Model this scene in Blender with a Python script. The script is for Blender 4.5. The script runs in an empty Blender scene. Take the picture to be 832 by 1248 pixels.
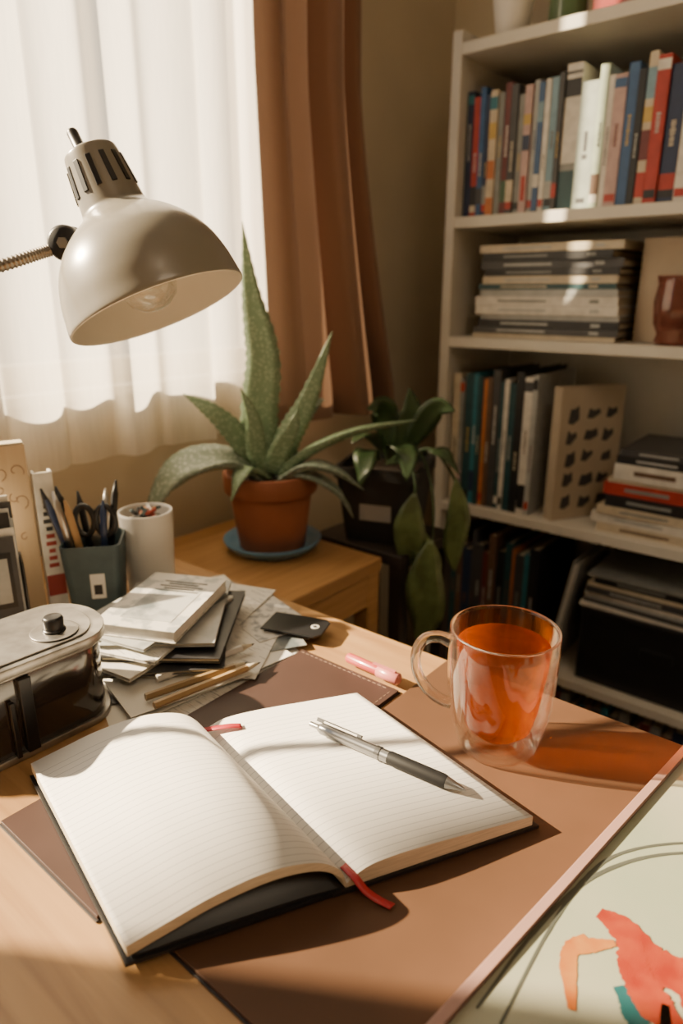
import bpy, bmesh, math, random
from mathutils import Vector, Matrix, Euler
random.seed(7)
S = bpy.context.scene
pi = math.pi

# ------------------------------------------------------------------ materials
def newmat(name):
    m = bpy.data.materials.new(name); m.use_nodes = True
    nt = m.node_tree
    for n in list(nt.nodes): nt.nodes.remove(n)
    out = nt.nodes.new('ShaderNodeOutputMaterial')
    return m, nt, out

def mat(name, col, rough=.5, metal=0, var=.12, scale=25, bump=.0, stretch=(1,1,1), col2=None, coat=0, trans=0, spec=.5, sss=0, sheen=0, lo=.35, hi=.65):
    m, nt, out = newmat(name)
    p = nt.nodes.new('ShaderNodeBsdfPrincipled')
    p.inputs['Roughness'].default_value = rough
    p.inputs['Metallic'].default_value = metal
    p.inputs['Coat Weight'].default_value = coat
    p.inputs['Coat Roughness'].default_value = .1
    p.inputs['Transmission Weight'].default_value = trans
    p.inputs['Specular IOR Level'].default_value = spec
    p.inputs['Sheen Weight'].default_value = sheen
    tc = nt.nodes.new('ShaderNodeTexCoord')
    mp = nt.nodes.new('ShaderNodeMapping'); mp.inputs['Scale'].default_value = stretch
    nz = nt.nodes.new('ShaderNodeTexNoise'); nz.inputs['Scale'].default_value = scale; nz.inputs['Detail'].default_value = 4
    rp = nt.nodes.new('ShaderNodeValToRGB')
    c2 = col2 if col2 else tuple(c*(1-var) for c in col)
    rp.color_ramp.elements[0].position = lo; rp.color_ramp.elements[0].color = (*c2, 1)
    rp.color_ramp.elements[1].position = hi; rp.color_ramp.elements[1].color = (*col, 1)
    L = nt.links.new
    L(tc.outputs['Object'], mp.inputs['Vector']); L(mp.outputs[0], nz.inputs['Vector'])
    L(nz.outputs['Fac'], rp.inputs[0]); L(rp.outputs[0], p.inputs['Base Color'])
    if bump:
        b = nt.nodes.new('ShaderNodeBump'); b.inputs['Strength'].default_value = bump; b.inputs['Distance'].default_value = .002
        L(nz.outputs['Fac'], b.inputs['Height']); L(b.outputs[0], p.inputs['Normal'])
    L(p.outputs[0], out.inputs[0])
    return m

def schlick(nt, f0, gain=1.0, power=4.0):
    """symmetric Fresnel for thin sheets (same for both sides of the surface)"""
    L = nt.links.new
    lw = nt.nodes.new('ShaderNodeLayerWeight'); lw.inputs['Blend'].default_value = .5
    pw = nt.nodes.new('ShaderNodeMath'); pw.operation = 'POWER'; pw.inputs[1].default_value = power
    ma = nt.nodes.new('ShaderNodeMath'); ma.operation = 'MULTIPLY_ADD'; ma.inputs[1].default_value = (1-f0)*gain; ma.inputs[2].default_value = f0
    L(lw.outputs['Facing'], pw.inputs[0]); L(pw.outputs[0], ma.inputs[0])
    return ma.outputs[0]

def thin_glass(name, tint=(.96,.97,.96), refr=0.0, ior=1.45, rough=.02, gl=1.0, frost=0, f0=.05, gain=1.0, power=4.0):
    m, nt, out = newmat(name); L = nt.links.new
    tr = nt.nodes.new('ShaderNodeBsdfTransparent'); tr.inputs[0].default_value = (*tint, 1)
    gs = nt.nodes.new('ShaderNodeBsdfGlossy'); gs.inputs['Roughness'].default_value = rough; gs.inputs['Color'].default_value = (gl,gl,gl,1)
    mx = nt.nodes.new('ShaderNodeMixShader')
    L(schlick(nt, f0, gain, power), mx.inputs[0]); L(tr.outputs[0], mx.inputs[1]); L(gs.outputs[0], mx.inputs[2])
    last = mx
    if refr > 0:
        g = nt.nodes.new('ShaderNodeBsdfGlass'); g.inputs['IOR'].default_value = ior; g.inputs['Color'].default_value = (*tint, 1)
        g.inputs['Roughness'].default_value = rough
        m2 = nt.nodes.new('ShaderNodeMixShader'); m2.inputs[0].default_value = refr
        L(mx.outputs[0], m2.inputs[1]); L(g.outputs[0], m2.inputs[2]); last = m2
    if frost > 0:
        tl = nt.nodes.new('ShaderNodeBsdfDiffuse'); tl.inputs[0].default_value = (.9,.87,.8,1)
        m3 = nt.nodes.new('ShaderNodeMixShader'); m3.inputs[0].default_value = frost
        L(last.outputs[0], m3.inputs[1]); L(tl.outputs[0], m3.inputs[2]); last = m3
    L(last.outputs[0], out.inputs[0])
    return m

def wood(name, c1, c2, axis='X', scale=6, rough=.4):
    m, nt, out = newmat(name); L = nt.links.new
    p = nt.nodes.new('ShaderNodeBsdfPrincipled'); p.inputs['Roughness'].default_value = rough
    tc = nt.nodes.new('ShaderNodeTexCoord'); mp = nt.nodes.new('ShaderNodeMapping')
    st = {'X': (1, 14, 14), 'Y': (14, 1, 14), 'Z': (14, 14, 1)}[axis]
    mp.inputs['Scale'].default_value = st
    nz = nt.nodes.new('ShaderNodeTexNoise'); nz.inputs['Scale'].default_value = scale; nz.inputs['Detail'].default_value = 8; nz.inputs['Distortion'].default_value = .6
    rp = nt.nodes.new('ShaderNodeValToRGB')
    rp.color_ramp.elements[0].position = .3; rp.color_ramp.elements[0].color = (*c2, 1)
    rp.color_ramp.elements[1].position = .7; rp.color_ramp.elements[1].color = (*c1, 1)
    b = nt.nodes.new('ShaderNodeBump'); b.inputs['Strength'].default_value = .08; b.inputs['Distance'].default_value = .001
    L(tc.outputs['Object'], mp.inputs[0]); L(mp.outputs[0], nz.inputs[0]); L(nz.outputs['Fac'], rp.inputs[0])
    L(rp.outputs[0], p.inputs['Base Color']); L(nz.outputs['Fac'], b.inputs['Height']); L(b.outputs[0], p.inputs['Normal'])
    L(p.outputs[0], out.inputs[0])
    return m

# ------------------------------------------------------------------ mesh builder
class MB:
    def __init__(s, name, mats):
        s.name, s.mats = name, mats; s.v, s.f, s.m, s.s = [], [], [], []
    def add(s, vs, fs, m=0, smooth=False, M=None):
        o = len(s.v)
        s.v += [tuple((M @ Vector(v)) if M else v) for v in vs]
        for f in fs:
            s.f.append(tuple(o+i for i in f)); s.m.append(m); s.s.append(smooth)
    def box(s, c, size, m=0, rz=0, M=None):
        x, y, z = (d/2 for d in size)
        T = Matrix.Translation(c) @ Matrix.Rotation(rz, 4, 'Z')
        if M: T = M @ T
        vs = [(-x,-y,-z),(x,-y,-z),(x,y,-z),(-x,y,-z),(-x,-y,z),(x,-y,z),(x,y,z),(-x,y,z)]
        s.add(vs, [(0,3,2,1),(4,5,6,7),(0,1,5,4),(1,2,6,5),(2,3,7,6),(3,0,4,7)], m, False, T)
    def lathe(s, prof, m=0, segs=40, M=None, smooth=True, closed=False, fn=None):
        vs, fs = [], []
        n = len(prof)
        for (r, z) in prof:
            for k in range(segs):
                a = 2*pi*k/segs
                rr = fn(r, z, a) if fn else r
                vs.append((rr*math.cos(a), rr*math.sin(a), z))
        rng = n if closed else n-1
        for i in range(rng):
            j = (i+1) % n
            for k in range(segs):
                k2 = (k+1) % segs
                fs.append((i*segs+k, i*segs+k2, j*segs+k2, j*segs+k))
        s.add(vs, fs, m, smooth, M)
    def tube(s, pts, r, m=0, segs=10, M=None, cap=True, smooth=True):
        pts = [Vector(p) for p in pts]; n = len(pts)
        vs, fs = [], []
        up = Vector((0, 0, 1))
        for i, p in enumerate(pts):
            t = (pts[min(i+1, n-1)]-pts[max(i-1, 0)]).normalized()
            if abs(t.dot(up)) > .95: up = Vector((1, 0, 0)) if abs(t.x) < .9 else Vector((0, 1, 0))
            a = t.cross(up).normalized(); b = a.cross(t).normalized(); up = b
            rr = r[i] if isinstance(r, (list, tuple)) else r
            for k in range(segs):
                an = 2*pi*k/segs
                vs.append(tuple(p + a*math.cos(an)*rr + b*math.sin(an)*rr))
        for i in range(n-1):
            for k in range(segs):
                k2 = (k+1) % segs
                fs.append((i*segs+k, i*segs+k2, (i+1)*segs+k2, (i+1)*segs+k))
        if cap:
            fs.append(tuple(range(segs))[::-1]); fs.append(tuple((n-1)*segs+k for k in range(segs)))
        s.add(vs, fs, m, smooth, M)
    def prism(s, outline, z0, z1, m=0, M=None, smooth=False):
        n = len(outline)
        vs = [(x, y, z0) for x, y in outline] + [(x, y, z1) for x, y in outline]
        s.add(vs, [tuple(range(n))[::-1], tuple(range(n, 2*n))], m, False, M)
        s.add(vs, [(i, (i+1) % n, n+(i+1) % n, n+i) for i in range(n)], m, smooth, M)
    def build(s, bevel=0, loc=None, rz=0, parent=None, subsurf=0, recalc=True):
        me = bpy.data.meshes.new(s.name)
        me.from_pydata(s.v, [], s.f)
        for mt in s.mats: me.materials.append(mt)
        for i, p in enumerate(me.polygons):
            p.material_index = s.m[i]; p.use_smooth = s.s[i]
        bm = bmesh.new(); bm.from_mesh(me)
        bmesh.ops.remove_doubles(bm, verts=bm.verts, dist=1e-6)
        if recalc: bmesh.ops.recalc_face_normals(bm, faces=bm.faces)
        bm.to_mesh(me); bm.free()
        ob = bpy.data.objects.new(s.name, me)
        S.collection.objects.link(ob)
        if loc: ob.location = loc
        ob.rotation_euler[2] = rz
        if bevel:
            b = ob.modifiers.new('bevel', 'BEVEL'); b.width = bevel; b.segments = 2; b.limit_method = 'ANGLE'; b.angle_limit = math.radians(50)
        if parent: ob.parent = parent
        return ob

def catmull(P, n):
    P = [Vector(p) for p in P]
    P = [2*P[0]-P[1]] + P + [2*P[-1]-P[-2]]
    out = []
    segs = len(P)-3
    for i in range(n+1):
        t = i/n*segs; k = min(int(t), segs-1); u = t-k
        a, b, c, d = P[k:k+4]
        out.append(.5*((2*b)+(-a+c)*u+(2*a-5*b+4*c-d)*u*u+(-a+3*b-3*c+d)*u**3))
    return out

# horizontal unit vectors (room diagonal) used to aim leaves etc.
H = Vector((-.635, .773, 0)); R = Vector((.773, .635, 0))

# ------------------------------------------------------------------ palette
M_wall = mat('wall_paint', (.54,.47,.35), .85, var=.06, scale=8, bump=.05)
M_ceil = mat('ceiling_paint', (.74,.67,.56), .9)
M_floor = wood('floor_wood', (.16,.09,.05), (.09,.05,.03), 'Y')
M_desk = wood('desk_oak', (.46,.27,.115), (.30,.16,.065), 'X', 5, .36)
M_side = wood('side_table_wood', (.48,.27,.11), (.34,.18,.065), 'Y', 5, .4)
M_shelf = mat('shelf_white', (.66,.63,.56), .5, var=.05)
M_white = mat('white_paint', (.78,.75,.70), .45, var=.04)
M_black = mat('black_plastic', (.012,.012,.014), .35)
M_paper = mat('paper_white', (.76,.74,.69), .7, var=.05)
M_cream = mat('paper_cream', (.62,.54,.40), .8, var=.25, scale=60, stretch=(1,1,30))
M_metal = mat('brushed_metal', (.6,.58,.55), .3, 1.0, var=.2, scale=30)

# ------------------------------------------------------------------ room
XW, YB, YF, XR, ZC = -.95, 1.56, -1.7, 2.3, 2.55
wy0, wy1, wz0, wz1 = -1.0, 1.02, .955, 2.3
b = MB('wall_left', [M_wall])
t = .14
b.box((XW-t/2, (YF+YB)/2, wz0/2), (t, YB-YF+.28, wz0))
b.box((XW-t/2, (YF+YB)/2, (wz1+ZC)/2), (t, YB-YF+.28, ZC-wz1))
b.box((XW-t/2, (YF-.14+wy0)/2, (wz0+wz1)/2), (t, wy0-YF+.14, wz1-wz0))
b.box((XW-t/2, (YB+.14+wy1)/2, (wz0+wz1)/2), (t, YB+.14-wy1, wz1-wz0))
b.build()
b = MB('wall_back', [M_wall]); b.box(((XW+XR)/2, YB+.07, ZC/2), (XR-XW, .14, ZC)); b.build()
b = MB('wall_right', [M_wall]); b.box((XR+.07, (YF+YB)/2, ZC/2), (.14, YB-YF+.28, ZC)); b.build()
b = MB('wall_front', [M_wall]); b.box(((XW+XR)/2, YF-.07, ZC/2), (XR-XW, .14, ZC)); b.build()
b = MB('floor', [M_floor]); b.box(((XW+XR)/2, (YF+YB)/2, -.05), (XR-XW+.3, YB-YF+.3, .1)); b.build()
b = MB('ceiling', [M_ceil]); b.box(((XW+XR)/2, (YF+YB)/2, ZC+.05), (XR-XW+.3, YB-YF+.3, .1)); b.build()
b = MB('baseboard_left', [M_white]); b.box((XW+.007, (YF+YB)/2, .045), (.012, YB-YF-.02, .09)); b.build(.002)
b = MB('window_1', [M_white])
xf = XW-.09
for yy in (wy0+.025, -.36, .30, wy1-.025): b.box((xf, yy, (wz0+wz1)/2), (.05, .05, wz1-wz0))
for zz in (wz0+.025, wz1-.025): b.box((xf, (wy0+wy1)/2, zz), (.048, wy1-wy0, .05))
b.build(.003)
b = MB('trim_1', [M_white]); b.box((XW-.03, (wy0+wy1)/2, wz0+.008), (.075, wy1-wy0-.01, .016)); b.build(.003)

# ------------------------------------------------------------------ curtains
def cloth(name, m, y0f, y1f, zt, zb, x0, amp, wl, ny=300, nz=30, seed=0):
    rnd = random.Random(seed)
    ks = [(rnd.uniform(.6, 1.5), rnd.uniform(0, 6.28), rnd.uniform(.4, 1)) for _ in range(4)]
    vs, fs = [], []
    for j in range(nz+1):
        z = zt+(zb-zt)*j/nz; tz = j/nz
        for i in range(ny+1):
            s_ = i/ny
            y = y0f(z)+(y1f(z)-y0f(z))*s_
            w0 = (y1f(zt)-y0f(zt))
            q = s_*w0/wl*2*pi
            d = sum(a*math.sin(q*k+p+tz*.5*k) for k, p, a in ks)/2.0
            d = math.tanh(d*1.6)
            x = x0+amp*d*(.8+.2*tz)
            y += amp*.35*math.cos(q+ks[0][1])
            vs.append((x, y, z))
    for j in range(nz):
        for i in range(ny):
            a = j*(ny+1)+i
            fs.append((a, a+1, a+ny+2, a+ny+1))
    b = MB(name, [m]); b.add(vs, fs, 0, True)
    return b.build()

def sheer_mat(name, c, lo, hi):
    m, nt, out = newmat(name); L = nt.links.new
    tr = nt.nodes.new('ShaderNodeBsdfTransparent'); tr.inputs[0].default_value = (1,1,1,1)
    tl = nt.nodes.new('ShaderNodeBsdfTranslucent'); tl.inputs[0].default_value = (*c, 1)
    df = nt.nodes.new('ShaderNodeBsdfDiffuse'); df.inputs[0].default_value = (.80,.75,.66,1)
    mx = nt.nodes.new('ShaderNodeMixShader'); mx.inputs[0].default_value = .46
    m2 = nt.nodes.new('ShaderNodeMixShader')
    tc = nt.nodes.new('ShaderNodeTexCoord'); mp = nt.nodes.new('ShaderNodeMapping'); mp.inputs['Scale'].default_value = (1, 1, .12)
    nz = nt.nodes.new('ShaderNodeTexNoise'); nz.inputs['Scale'].default_value = 160
    mr = nt.nodes.new('ShaderNodeMapRange'); mr.inputs['To Min'].default_value = lo; mr.inputs['To Max'].default_value = hi
    L(tc.outputs['Object'], mp.inputs[0]); L(mp.outputs[0], nz.inputs[0]); L(nz.outputs['Fac'], mr.inputs[0])
    L(tl.outputs[0], mx.inputs[1]); L(df.outputs[0], mx.inputs[2])
    L(mr.outputs[0], m2.inputs[0]); L(tr.outputs[0], m2.inputs[1]); L(mx.outputs[0], m2.inputs[2]); L(m2.outputs[0], out.inputs[0])
    return m
M_sheer = sheer_mat('sheer_fabric', (.89,.86,.80), .75, .95)
cloth('sheer_curtain', M_sheer, lambda z: .27, lambda z: .92, 2.38, .87, -.910, .026, .085, seed=3)
m, nt, out = newmat('drape_fabric'); L = nt.links.new
tl = nt.nodes.new('ShaderNodeBsdfTranslucent'); tl.inputs[0].default_value = (.22,.13,.085,1)
p = nt.nodes.new('ShaderNodeBsdfPrincipled'); p.inputs['Base Color'].default_value = (.205,.115,.075,1); p.inputs['Roughness'].default_value = .8; p.inputs['Sheen Weight'].default_value = .2
mx = nt.nodes.new('ShaderNodeMixShader'); mx.inputs[0].default_value = .85
L(tl.outputs[0], mx.inputs[1]); L(p.outputs[0], mx.inputs[2]); L(mx.outputs[0], out.inputs[0])
def flare(z): return max(0, min(1, (1.45-z)/.55))
cloth('drape_curtain', m, lambda z: .832+.02*flare(z), lambda z: 1.065+.13*flare(z)**1.3, 2.38, .88, -.845, .045, .078, seed=21)
b = MB('curtain_rod', [M_metal]); b.tube([(-.885, -1.2, 2.41), (-.885, 1.35, 2.41)], .012)
for yy in (-1.1, 1.3): b.box((-.92, yy, 2.41), (.07, .015, .03))
b.build()

# ------------------------------------------------------------------ desk
b = MB('desk', [M_desk])
b.box((-.15, .05, .735), (1.52, 1.0, .03))
for x in (-.86, .56):
    for y in (-.40, .50): b.box((x, y, .36), (.05, .05, .72))
b.box((-.15, .50, .68), (1.37, .02, .08)); b.box((-.15, -.40, .68), (1.37, .02, .08))
b.build(.003)
b = MB('side_table', [M_side])
b.box((-.772, .705, .688), (.335, .27, .024))
b.box((-.618, .705, .648), (.018, .23, .056)); b.box((-.925, .705, .648), (.018, .23, .056))
b.box((-.772, .585, .648), (.29, .018, .056)); b.box((-.772, .825, .648), (.29, .018, .056))
for x in (-.622, -.922):
    for y in (.588, .822): b.box((x, y, .338), (.03, .03, .676))
b.build(.003)
M_dark = mat('dark_stand', (.03,.022,.018), .5)
b = MB('plant_stand', [M_dark])
b.box((-.675, .945, .688), (.19, .17, .02))
for x in (-.755, -.595):
    for y in (.875, 1.015): b.box((x, y, .339), (.025, .025, .678))
b.build(.002)

# ------------------------------------------------------------------ leather mat + portfolio
M_mat = mat('tan_leather', (.110,.056,.032), .5, var=.2, scale=9, bump=.08, spec=.22)
M_port = mat('brown_leather', (.060,.032,.026), .5, var=.2, scale=12, bump=.08, spec=.3)
M_edge = mat('dark_edge', (.02,.014,.014), .6)
b = MB('desk_mat', [M_mat, M_edge])
b.box((.07, .357, .7525), (.755, .382, .002)); b.box((.07, .357, .7509), (.757, .385, .0012), 1)
b.build(.0006)
b = MB('leather_portfolio', [M_port, M_edge, mat('thread', (.30,.19,.13), .8)])
b.box((-.374, .308, .7528), (.122, .315, .0026)); b.box((-.374, .308, .7509), (.124, .318, .0012), 1)
for i in range(50): b.box((-.318, .157+i*.0061, .7542), (.0006, .004, .0004), 2)
for i in range(18): b.box((-.430+i*.0061, .461, .7542), (.004, .0006, .0004), 2)
b.build(.0006)

# ------------------------------------------------------------------ notebook
m, nt, out = newmat('ruled_page'); L = nt.links.new
p = nt.nodes.new('ShaderNodeBsdfPrincipled'); p.inputs['Roughness'].default_value = .75
tc = nt.nodes.new('ShaderNodeTexCoord'); sx = nt.nodes.new('ShaderNodeSeparateXYZ')
ml = nt.nodes.new('ShaderNodeMath'); ml.operation = 'MULTIPLY'; ml.inputs[1].default_value = 1/.0060
fr = nt.nodes.new('ShaderNodeMath'); fr.operation = 'FRACT'
gt = nt.nodes.new('ShaderNodeMath'); gt.operation = 'GREATER_THAN'; gt.inputs[1].default_value = .90
lt = nt.nodes.new('ShaderNodeMath'); lt.operation = 'LESS_THAN'; lt.inputs[1].default_value = .080
mu = nt.nodes.new('ShaderNodeMath'); mu.operation = 'MULTIPLY'
mc = nt.nodes.new('ShaderNodeMix'); mc.data_type = 'RGBA'
mc.inputs[6].default_value = (.76,.74,.70,1); mc.inputs[7].default_value = (.51,.50,.49,1)
L(tc.outputs['Object'], sx.inputs[0]); L(sx.outputs['Y'], ml.inputs[0]); L(ml.outputs[0], fr.inputs[0]); L(fr.outputs[0], gt.inputs[0])
L(sx.outputs['Y'], lt.inputs[0]); L(gt.outputs[0], mu.inputs[0]); L(lt.outputs[0], mu.inputs[1]); L(mu.outputs[0], mc.inputs[0])
L(mc.outputs[2], p.inputs['Base Color']); L(p.outputs[0], out.inputs[0])
M_page = m
M_ribbon = mat('red_ribbon', (.40,.02,.03), .4)
def smoothcurve(tab, n):
    P = catmull([(a, v, 0) for a, v in tab], n)
    return [(q.x, q.y) for q in P]
def notebook():
    HW = .0965
    b = MB('open_notebook', [M_page, M_cream, M_black, M_ribbon])
    def slab(cur_top, cur_bot, mt, ms, y0=-HW, y1=HW):
        n = len(cur_top); vs = []
        for y in (y0, y1):
            vs += [(x, y, z) for x, z in cur_top] + [(x, y, z) for x, z in cur_bot]
        N = 2*n
        top = [(i, i+1, N+i+1, N+i) for i in range(n-1)]
        bot = [(n+i, N+n+i, N+n+i+1, n+i+1) for i in range(n-1)]
        ends = [(i, n+i, n+i+1, i+1) for i in range(n-1)] + [(N+i, N+i+1, N+n+i+1, N+n+i) for i in range(n-1)]
        side = [(0, N, N+n, n), (n-1, 2*n-1, N+2*n-1, N+n-1)]
        b.add(vs, top, mt, True); b.add(vs, bot, ms, True); b.add(vs, ends+side, ms, False)
    r = smoothcurve([(0, .0065), (.006, .0110), (.02, .0155), (.05, .0160), (.1, .0130), (.139, .0105)], 40)
    slab(r, [(x, .0032) for x, z in r], 0, 1)
    l = smoothcurve([(-.0005, .0075), (-.005, .0190), (-.020, .0300), (-.047, .0345), (-.080, .0300), (-.108, .0215), (-.131, .0140)], 44)
    slab(l, [(x, max(.0034, z-.0055-.002*min(1, abs(x)/.05))) for x, z in l], 0, 1)
    l2 = smoothcurve([(-.002, .0038), (-.03, .0060), (-.07, .0065), (-.10, .0058), (-.1285, .0050)], 24)
    slab(l2, [(x, .0034) for x, z in l2], 2, 2, -HW+.001, HW-.001)
    b.box((.0715, 0, .0018), (.143, 2*HW+.004, .0024), 2)
    b.box((-.0665, 0, .0018), (.133, 2*HW+.002, .0024), 2)
    b.box((0, 0, .0018), (.02, 2*HW+.003, .0030), 2)
    def ribbon(pts, w, side):
        pts = catmull(pts, 14); vs = []; n = len(pts)
        for q in pts:
            for dx, dz in ((-w, 0), (w, 0), (w, .0006), (-w, .0006)):
                vs.append((q.x+dx*side[0], q.y+dx*side[1], q.z+dz))
        fs = []
        for i in range(n-1):
            for k in range(4): fs.append((i*4+k, i*4+(k+1) % 4, i*4+4+(k+1) % 4, i*4+4+k))
        fs += [(0, 1, 2, 3), (4*n-4, 4*n-3, 4*n-2, 4*n-1)]
        b.add(vs, fs, 3, True)
    ribbon([(.004, -HW+.01, .0108), (.004, -HW-.003, .0108), (.006, -HW-.010, .006), (.011, -HW-.016, .0018), (.015, -HW-.022, .0006)], .0030, (.9, .35))
    ribbon([(-.002, HW-.004, .011), (.004, HW-.010, .0145), (.014, HW-.016, .0175), (.023, HW-.019, .0172)], .003, (.3, 1))
    b.v = [(x-y*.27, y*.963, z) for x, y, z in b.v]
    return b.build(.0, loc=(-.3025, .2805, .7543), rz=math.radians(61.5))
notebook()
# ------------------------------------------------------------------ pen
M_silver = mat('pen_silver', (.26,.26,.265), .28, .9, var=.05)
M_grip = mat('pen_grip', (.009,.009,.010), .6, spec=.25)
def pen():
    b = MB('ballpoint_pen', [M_silver, M_grip])
    L_ = .136
    M = Matrix.Rotation(pi/2, 4, 'Y')
    b.lathe([(0, 0), (.0021, 0), (.0021, .008), (.003, .0085), (.0046, .012), (.0047, .03), (.0048, .073)], 0, 24, M)
    b.lathe([(.0048, .073), (.0052, .075), (.0052, .118), (.0045, .121)], 1, 24, M)
    b.lathe([(.0045, .121), (.0038, .124), (.0016, .133), (.0006, .1345), (.0005, L_), (0, L_)], 0, 24, M)
    b.lathe([(.0053, .062), (.0053, .066)], 0, 24, M)
    b.box((.026, 0, .0066), (.042, .0028, .0009), 0); b.box((.008, 0, .0055), (.006, .0026, .003), 0); b.box((.045, 0, .0058), (.004, .003, .002), 0)
    return b.build(.0002)
pn = pen()
a = Vector((-.3215, .3515, .7543+.0215)); c = Vector((-.190, .366, .7543+.0182))
pn.location = a
d = (c-a).normalized()
pn.rotation_euler = Euler((math.radians(-35), math.asin(-d.z), math.atan2(d.y, d.x)))

# ------------------------------------------------------------------ mug of tea
M_mug = thin_glass('mug_glass', (.99,.985,.97), refr=.14, ior=1.3, f0=.045, gain=1.0, power=3.6, rough=.01)
M_mugin = thin_glass('mug_inner_glass', (.995,.99,.98), f0=.012, gain=.6, power=4.5, rough=.01)
M_hand = thin_glass('handle_glass', (.96,.94,.91), refr=.7, ior=1.45, f0=.08, power=3)
m, nt, out = newmat('tea_liquid'); L = nt.links.new
tr = nt.nodes.new('ShaderNodeBsdfTransparent'); tr.inputs[0].default_value = (.93,.50,.12,1)
rf = nt.nodes.new('ShaderNodeBsdfGlass'); rf.inputs['Color'].default_value = (.93,.48,.10,1); rf.inputs['IOR'].default_value = 1.12
tl = nt.nodes.new('ShaderNodeBsdfTranslucent'); tl.inputs[0].default_value = (.42,.135,.010,1)
m1 = nt.nodes.new('ShaderNodeMixShader'); m1.inputs[0].default_value = .35
m2 = nt.nodes.new('ShaderNodeMixShader'); m2.inputs[0].default_value = .24
L(tr.outputs[0], m1.inputs[1]); L(rf.outputs[0], m1.inputs[2]); L(m1.outputs[0], m2.inputs[1]); L(tl.outputs[0], m2.inputs[2]); L(m2.outputs[0], out.inputs[0])
M_tea = m
def mug():
    b = MB('glass_tea_mug', [M_mug, M_tea, M_hand, M_mugin])
    ro = [(0, .003), (.020, .0028), (.026, .0), (.0300, .002), (.0335, .010), (.0375, .028), (.0405, .050), (.0422, .075), (.0428, .100), (.0425, .1105)]
    fl = lambda r, z, a: r*(1+(.04*abs(math.cos(a*6))-.01)*max(0, 1-abs(z-.038)/.055))if r > .02 else r
    P = catmull([(r, 0, z) for r, z in ro], 60); P = [(max(0, q.x), q.z) for q in P]
    b.lathe(P, 0, 144, fn=fl)
    b.lathe([(.0425, .1105), (.0424, .1118), (.0415, .1124), (.0403, .1115), (.0400, .1095)], 2, 80)
    inn = [(.0400, .1095), (.0385, .104), (.0366, .090), (.0342, .065), (.0312, .040), (.0270, .022), (.019, .014), (0, .0125)]
    P = catmull([(r, 0, z) for r, z in inn], 50); P = [(max(0, q.x), q.z) for q in P]
    b.lathe(P, 3, 80)
    tea = [(0, .0132), (.0185, .0148), (.0264, .0228), (.0305, .0405), (.0334, .065), (.0358, .090), (.0364, .0965), (.0361, .0972), (0, .0970)]
    b.lathe(tea, 1, 80)
    pts = catmull([(.0405, 0, .094), (.050, 0, .0975), (.062, 0, .094), (.0685, 0, .080), (.067, 0, .062), (.058, 0, .046), (.047, 0, .038), (.0385, 0, .036)], 40)
    b.tube(pts, [.0042+.0012*abs(i/20-1) for i in range(41)], 2, 16)
    b.v = [(x, y, z*.955) for x, y, z in b.v]
    o = b.build()
    o.location = (-.205, .450, .7538)
    o.rotation_euler[2] = math.radians(180+39.4-14)
mug()

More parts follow.
